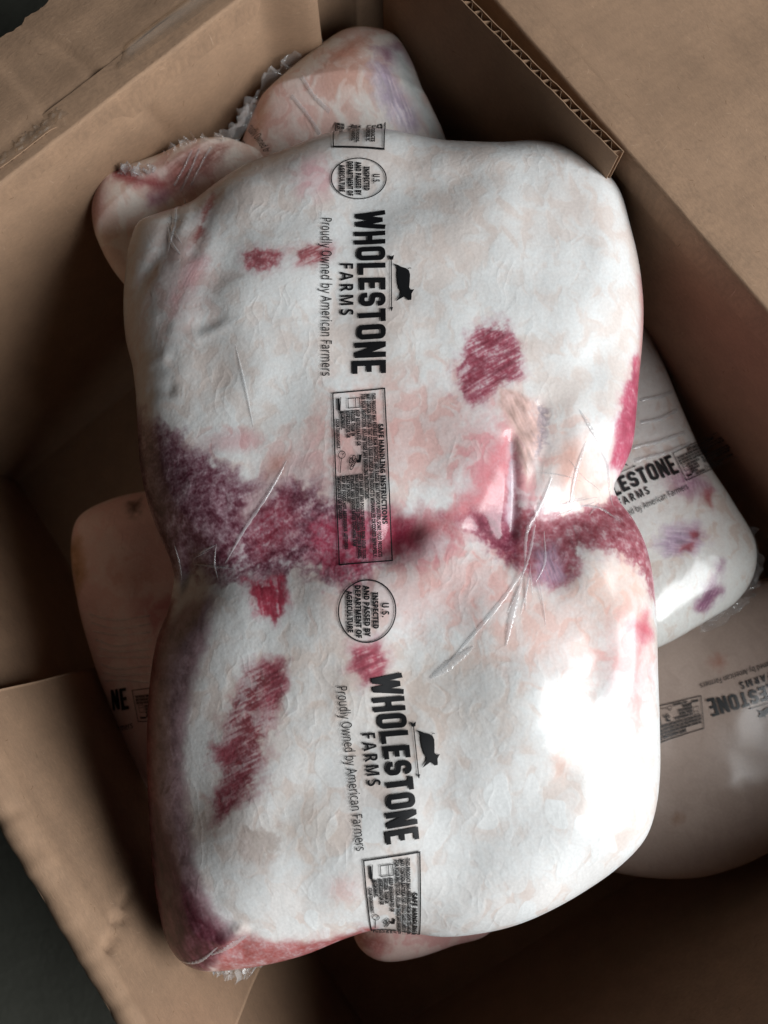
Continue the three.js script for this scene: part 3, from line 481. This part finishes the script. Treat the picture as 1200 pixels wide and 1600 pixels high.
{ // fine sharp creases where the film is drawn in
  const r = rng(77);
  const fine = new THREE.MeshPhysicalMaterial({ color: '#f6f7f8', transmission: 0.86, thickness: 0, roughness: 0.14, ior: 1.5, side: THREE.DoubleSide });
  for (const [ox, oy, a0, a1, n, lo, hi] of [[945, 775, 2.2, 4.0, 8, 25, 90], [290, 880, -1.0, 0.2, 3, 25, 70], [830, 870, 1.2, 2.6, 7, 25, 110], [250, 330, 0.2, 1.5, 2, 20, 50]])
    for (let k = 0; k < n; k++) {
      const a = lerp(a0, a1, r()), st = 8 + r() * 40, l = lo + (hi - lo) * r() ** 1.5, bend = (r() - 0.5) * 0.5, P = [0, 0.5, 1].map((t) => [ox + Math.cos(a + bend * t) * (st + l * t), oy + Math.sin(a + bend * t) * (st + l * t)]);
      const w = 0.00022 + 0.0003 * r(); main.pleat(pack, P, (s) => w * (0.3 + Math.sin(s * 3.14)), 0.0003, fine);
    }
}
frill(pack, [p3(318, 1500, 0.248), p3(345, 1504, 0.249), p3(375, 1504, 0.249), p3(420, 1496, 0.248)], [p3(330, 1520, 0.243), p3(352, 1530, 0.242), p3(378, 1530, 0.242), p3(408, 1510, 0.245)], 0.004, film, 3);


const GROUP = 'wrapped pork packs in the box';
function under(label, o, paint) { const p = new Pack(o), g = thing('pork_pack', label, 'meat pack', GROUP); p.body(g, p.flesh(paint)); return [p, g]; }
{ // behind, in the corner of the box
  const tip = at(575, 60, 0.236);
  const [p, g] = under('pinkish wrapped pork end standing up in the box corner', { outline: [[352, 240], [372, 205], [405, 160], [450, 118], [500, 78], [538, 56], [580, 52], [620, 64], [645, 100], [665, 150], [700, 202], [735, 280], [730, 400], [600, 440], [450, 420], [380, 330]], centre: [560, 240], y0: 0.236, Ht: 0.034, Hb: 0.08, R: 0.045, seed: 2, tilt: (x, z) => -0.62 * Math.max(0, z - tip[1] - 0.045) },
    { under: [216, 186, 176], over: [226, 220, 214], frost: 0.1, bump: 0.0008, crisp: () => 0.2, blobs: [[440, 170, 90, 60, [204, 160, 152], 0.8], [540, 110, 60, 40, [186, 140, 124], 0.8]], patches: [{ px: [[515, 95], [540, 62], [575, 60], [560, 82], [535, 100]], rgb: [168, 92, 88], soft: 0.004, rough: 0.004, k: 0.8 }, { px: [[590, 75], [625, 68], [640, 100], [600, 100]], rgb: [140, 92, 112], soft: 0.003, rough: 0.004, holes: 0.3 }, { px: [[585, 95], [610, 110], [640, 160], [665, 205], [640, 215], [600, 170], [585, 130]], rgb: [168, 150, 170], soft: 0.004, rough: 0.005, holes: 0.3, dir: [0.5, 1] }, { px: [[608, 75], [632, 82], [660, 150], [700, 220], [672, 210], [625, 120]], rgb: [200, 206, 204], soft: 0.003, rough: 0.002 }, { px: [[395, 175], [415, 160], [410, 190], [398, 215]], rgb: [190, 120, 116], soft: 0.004, rough: 0.003, k: 0.7 }] });
  p.print(g, 'printed_logo', [[396, 192], [424, 236], [412, 240], [384, 205]], logoInk, [0.1, 0.86, 0.5, 0.98]);
  frill(g, [p3(372, 222, 0.236), p3(405, 172, 0.24), p3(452, 124, 0.242), p3(512, 80, 0.242)], [p3(345, 215, 0.240), p3(382, 160, 0.243), p3(436, 104, 0.245), p3(500, 66, 0.245)], 0.008, clear, 5);
  p.print(g, 'handling_label', [[378, 214], [392, 238], [366, 250], [356, 232]], labelInk, [0.5, 0.2, 0.9, 0.9]);
  for (const q of [[[470, 120], [490, 150], [515, 175]], [[455, 150], [480, 180], [500, 210]]]) p.pleat(g, q, () => 0.0012, 0.001, film);
}
{ // behind the near left corner of the large pack
  const [p, g] = under('small rounded wrapped pork corner beside the torn flap', { outline: [[144, 345], [149, 300], [166, 274], [196, 264], [250, 246], [300, 224], [370, 220], [430, 240], [470, 330], [420, 430], [300, 470], [208, 450], [166, 412]], y0: 0.238, Ht: 0.024, Hb: 0.07, R: 0.032, seed: 3, tilt: (x, z) => -0.55 * Math.max(0, x * 0.61 + z * 0.79 - (at(200, 300, 0.238)[0] * 0.61 + at(200, 300, 0.238)[1] * 0.79) - 0.012) },
    { under: [218, 192, 180], over: [228, 220, 212], frost: 0.2, bump: 0.0008, crisp: () => 0.3, blobs: [[290, 270, 60, 40, [180, 130, 130], 0.8]], patches: [{ px: [[175, 262], [220, 275], [260, 282], [300, 250], [290, 280], [250, 300], [210, 288], [180, 280]], rgb: [150, 62, 76], soft: 0.002, rough: 0.003, holes: 0.2 }, { px: [[270, 250], [310, 232], [360, 225], [340, 260], [290, 300], [260, 300]], rgb: [150, 84, 92], soft: 0.003, rough: 0.004, holes: 0.4, dir: [1, -1] }, { px: [[140, 290], [165, 280], [160, 330], [150, 360], [140, 350]], rgb: [176, 132, 130], soft: 0.003, rough: 0.002 }, { px: [[232, 306], [262, 300], [258, 318], [235, 320]], rgb: [150, 100, 112], soft: 0.002, rough: 0.002 }] });
  frill(g, [p3(176, 276, 0.25), p3(210, 278, 0.256), p3(245, 270, 0.255)], [p3(178, 254, 0.255), p3(215, 262, 0.26), p3(245, 264, 0.257)], 0.006, film, 9);
  frill(g, [p3(262, 252, 0.248), p3(300, 232, 0.248), p3(350, 226, 0.248)], [p3(258, 238, 0.252), p3(295, 216, 0.254), p3(345, 212, 0.252)], 0.006, clear, 12);
  for (const q of [[[300, 235], [288, 262], [272, 290]], [[330, 230], [312, 262], [298, 290]], [[312, 232], [300, 262], [282, 300]]]) p.pleat(g, q, () => 0.0006, 0.0008, film);
}
{ // right
  const [p, g] = under('white wrapped pork with purple streaks beside the shaded wall', { outline: [[990, 500], [1030, 560], [1060, 632], [1095, 710], [1140, 780], [1178, 850], [1176, 900], [1150, 942], [1100, 975], [1025, 1016], [940, 1040], [840, 1000], [810, 860], [830, 680], [900, 540]], centre: [985, 800], y0: 0.168, Ht: 0.036, Hb: 0.04, R: 0.045, seed: 4 },
    { under: [202, 188, 178], over: [214, 214, 210], frost: 0.4, crisp: () => 0.4, gloss: 0.14, coat: 0.8, bump: 0.0012, blobs: [[1080, 760, 40, 30, [170, 140, 150], 0.7]], patches: [{ px: [[1040, 825], [1090, 820], [1105, 842], [1080, 865], [1040, 868], [1025, 850]], rgb: [170, 148, 168], soft: 0.003, rough: 0.004, holes: 0.2, dir: [1, 0.1] }, { px: [[1078, 832], [1092, 828], [1098, 840], [1082, 842]], rgb: RED, soft: 0.001, rough: 0.002 }, { px: [[1065, 852], [1082, 848], [1080, 862], [1064, 860]], rgb: RED, soft: 0.001, rough: 0.002 }, { px: [[1100, 765], [1112, 762], [1110, 790], [1102, 785]], rgb: [150, 66, 80], soft: 0.002, rough: 0.003 }, { px: [[1085, 950], [1110, 905], [1128, 880], [1120, 915], [1130, 925], [1098, 958]], rgb: [120, 74, 100], soft: 0.002, rough: 0.003, dir: [-0.4, 1] }, { px: [[1040, 740], [1085, 735], [1110, 760], [1075, 775], [1050, 762]], rgb: [160, 120, 140], soft: 0.004, rough: 0.004, holes: 0.5, dir: [0.3, 1] }] });
  p.print(g, 'printed_logo', [[878, 752], [1036, 684], [1078, 766], [920, 838]], logoInk);
  p.print(g, 'handling_label', [[1050, 708], [1135, 668], [1158, 712], [1072, 752]], labelInk);
  for (const q of [[[1000, 660], [1030, 655], [1058, 640]], [[985, 700], [1030, 690], [1070, 676]], [[1000, 625], [1030, 620], [1050, 612]], [[990, 720], [1040, 708], [1080, 692]]]) p.pleat(g, q, () => 0.0012, 0.0012, film);
  frill(g, [p3(1168, 820, 0.165), p3(1178, 870, 0.165), p3(1150, 935, 0.165), p3(1090, 975, 0.165)], [p3(1180, 830, 0.155), p3(1190, 885, 0.152), p3(1165, 948, 0.152), p3(1100, 990, 0.155)], 0.006, clear, 14);
}
{ // right, lower
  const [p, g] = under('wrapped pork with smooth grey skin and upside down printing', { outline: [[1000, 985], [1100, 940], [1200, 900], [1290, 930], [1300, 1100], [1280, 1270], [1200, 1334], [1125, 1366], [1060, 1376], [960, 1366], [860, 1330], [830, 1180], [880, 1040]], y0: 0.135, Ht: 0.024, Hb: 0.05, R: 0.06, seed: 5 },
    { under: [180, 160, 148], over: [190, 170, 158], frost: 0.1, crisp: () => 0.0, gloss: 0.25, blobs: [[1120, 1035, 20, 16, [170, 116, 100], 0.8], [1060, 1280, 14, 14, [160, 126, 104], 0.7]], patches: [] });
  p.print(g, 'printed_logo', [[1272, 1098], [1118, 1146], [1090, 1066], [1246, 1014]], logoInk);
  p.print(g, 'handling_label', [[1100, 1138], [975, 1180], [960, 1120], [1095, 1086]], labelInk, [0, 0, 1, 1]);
}
{ // left
  const [p, g] = under('pale pink wrapped pork wedged beside the inward folded flap', { outline: [[112, 850], [124, 806], [172, 778], [255, 762], [380, 770], [470, 880], [470, 1080], [400, 1230], [300, 1275], [235, 1262], [212, 1225], [186, 1140], [150, 1042], [122, 940]], y0: 0.145, Ht: 0.036, Hb: 0.05, R: 0.05, seed: 6 },
    { under: [228, 190, 186], over: [232, 208, 204], frost: 0.0, crisp: () => 0.1, gloss: 0.25, bump: 0.0014, blobs: [[260, 960, 50, 40, [180, 104, 108], 0.7], [200, 900, 50, 40, [198, 148, 138], 0.6]], patches: [{ px: [[202, 786], [215, 784], [218, 800], [206, 804]], rgb: [80, 60, 54], soft: 0.002, rough: 0.003 }, { px: [[105, 850], [125, 840], [135, 900], [120, 930]], rgb: [190, 130, 122], soft: 0.003, rough: 0.003 }] });
  for (let k = 0; k < 9; k++) p.pleat(g, [[140 + k * 3, 960 + k * 13], [180, 970 + k * 12 + 4 * noise(k, 1)], [235, 962 + k * 13]], () => 0.0007, 0.0006, film);
  p.print(g, 'printed_logo', [[172, 1078], [199, 1074], [210, 1140], [184, 1146]], logoInk, [0.8, 0.32, 1, 1]);
  p.print(g, 'handling_label', [[206, 1078], [345, 1058], [352, 1118], [216, 1128]], labelInk);
}
{ // below the near edge
  const [p, g] = under('blush wrapped pork end peeping out under the large pack', { outline: [[548, 1448], [560, 1478], [580, 1494], [605, 1500], [650, 1494], [705, 1476], [770, 1450], [790, 1340], [700, 1240], [600, 1250], [550, 1340]], y0: 0.15, Ht: 0.035, Hb: 0.05, R: 0.045, seed: 7 },
    { under: [196, 150, 146], over: [206, 184, 176], frost: 0.1, crisp: () => 0.3, blobs: [], patches: [{ px: [[555, 1455], [590, 1455], [610, 1475], [590, 1490], [565, 1480]], rgb: [150, 80, 92], soft: 0.003, rough: 0.004, holes: 0.3 }] });
}

// ------------------------------------------------------------------ tape and small marks on the flap
{
  const tapeMat = new THREE.MeshPhysicalMaterial({ color: '#fbf8f2', transmission: 0.92, thickness: 0, roughness: 0.09, ior: 1.55, side: THREE.DoubleSide });
  const strip = (q, y, amp, seed, nx = 70, ny = 24) => {
    const C = q.map(([a, b], i) => p3(a, b, y[i])), pos = [], idx = [];
    for (let j = 0; j <= ny; j++) for (let i = 0; i <= nx; i++) { const u = i / nx, v = j / ny, a = C[0].clone().lerp(C[1], u).lerp(C[3].clone().lerp(C[2], u), v); pos.push(a.x, a.y + amp(u, v), a.z); }
    for (let j = 0; j < ny; j++) for (let i = 0; i < nx; i++) { const a = j * (nx + 1) + i; idx.push(a, a + nx + 1, a + 1, a + 1, a + nx + 1, a + nx + 2); }
    const g = new THREE.BufferGeometry(); g.setAttribute('position', new THREE.Float32BufferAttribute(pos, 3)); g.setIndex(idx); g.computeVertexNormals(); part('packing_tape', g, tapeMat, box, 'clear glossy packing tape');
  };
  strip([[180, 78], [330, -40], [350, -4], [186, 112]], [0.2955, 0.2955, 0.3025, 0.3025], (u, v) => 0.001 + 0.0026 * Math.exp(-(((v - 0.45) / 0.22) ** 2)) * ss(0, 0.15, u), 1);
  strip([[-60, 250], [70, 160], [110, 180], [-30, 285]], [0.2935, 0.2935, 0.3025, 0.3025], (u, v) => 0.0016 + 0.0026 * Math.max(0, fbm(u * 9, v * 4, 3)) * (u > 0.4 ? 1 : 0.6), 2);
  const dab = new THREE.LatheGeometry([[0, 0.0022], [0.0012, 0.002], [0.0021, 0.0013], [0.0025, 0]].map(([a, b]) => new THREE.Vector2(a, b)), 24);
  const q = p3(20, 184, 0.2965); dab.translate(q.x, q.y, q.z);
  part('glue_dab', dab, new THREE.MeshPhysicalMaterial({ color: '#cfd6d6', roughness: 0.25, clearcoat: 1 }), box, 'small pale round dab');
}

// ------------------------------------------------------------------ unseen glazed door, added to hold the daylight panel
{
  const d = thing('added_glass_door', 'tall glazed door added out of view to carry the daylight', 'door');
  const grey = new THREE.MeshStandardMaterial({ color: '#6b6d70', roughness: 0.6 });
  d.position.set(ADDED_DOOR.x, 0, ADDED_DOOR.z); d.rotation.y = -Math.atan2(ADDED_DOOR.z, ADDED_DOOR.x);
  const bar = (w, h, y, z) => { const g = new THREE.BoxGeometry(0.05, h, w); g.translate(0.045, y, z); return g; };
  const lo = ADDED_DOOR.y - ADDED_DOOR.h / 2, hi = ADDED_DOOR.y + ADDED_DOOR.h / 2;
  part('frame', mergeGeometries([bar(0.06, hi + 0.06, (hi + 0.06) / 2, -ADDED_DOOR.w / 2 - 0.031), bar(0.06, hi + 0.06, (hi + 0.06) / 2, ADDED_DOOR.w / 2 + 0.031), bar(ADDED_DOOR.w, 0.06, hi + 0.03, 0)]), grey, d);
  part('added_kick_panel', bar(ADDED_DOOR.w, lo, lo / 2, 0), grey, d);
  const pg = new THREE.BoxGeometry(0.006, ADDED_DOOR.h, ADDED_DOOR.w); pg.translate(0.03, ADDED_DOOR.y, 0);
  part('added_glowing_pane', pg, new THREE.MeshStandardMaterial({ color: '#202224', emissive: new THREE.Color(0.93, 0.98, 1), emissiveIntensity: 1.0, roughness: 0.3 }), d);  // glowing pane added behind the area light, never in view
}
renderer.render(scene, camera);
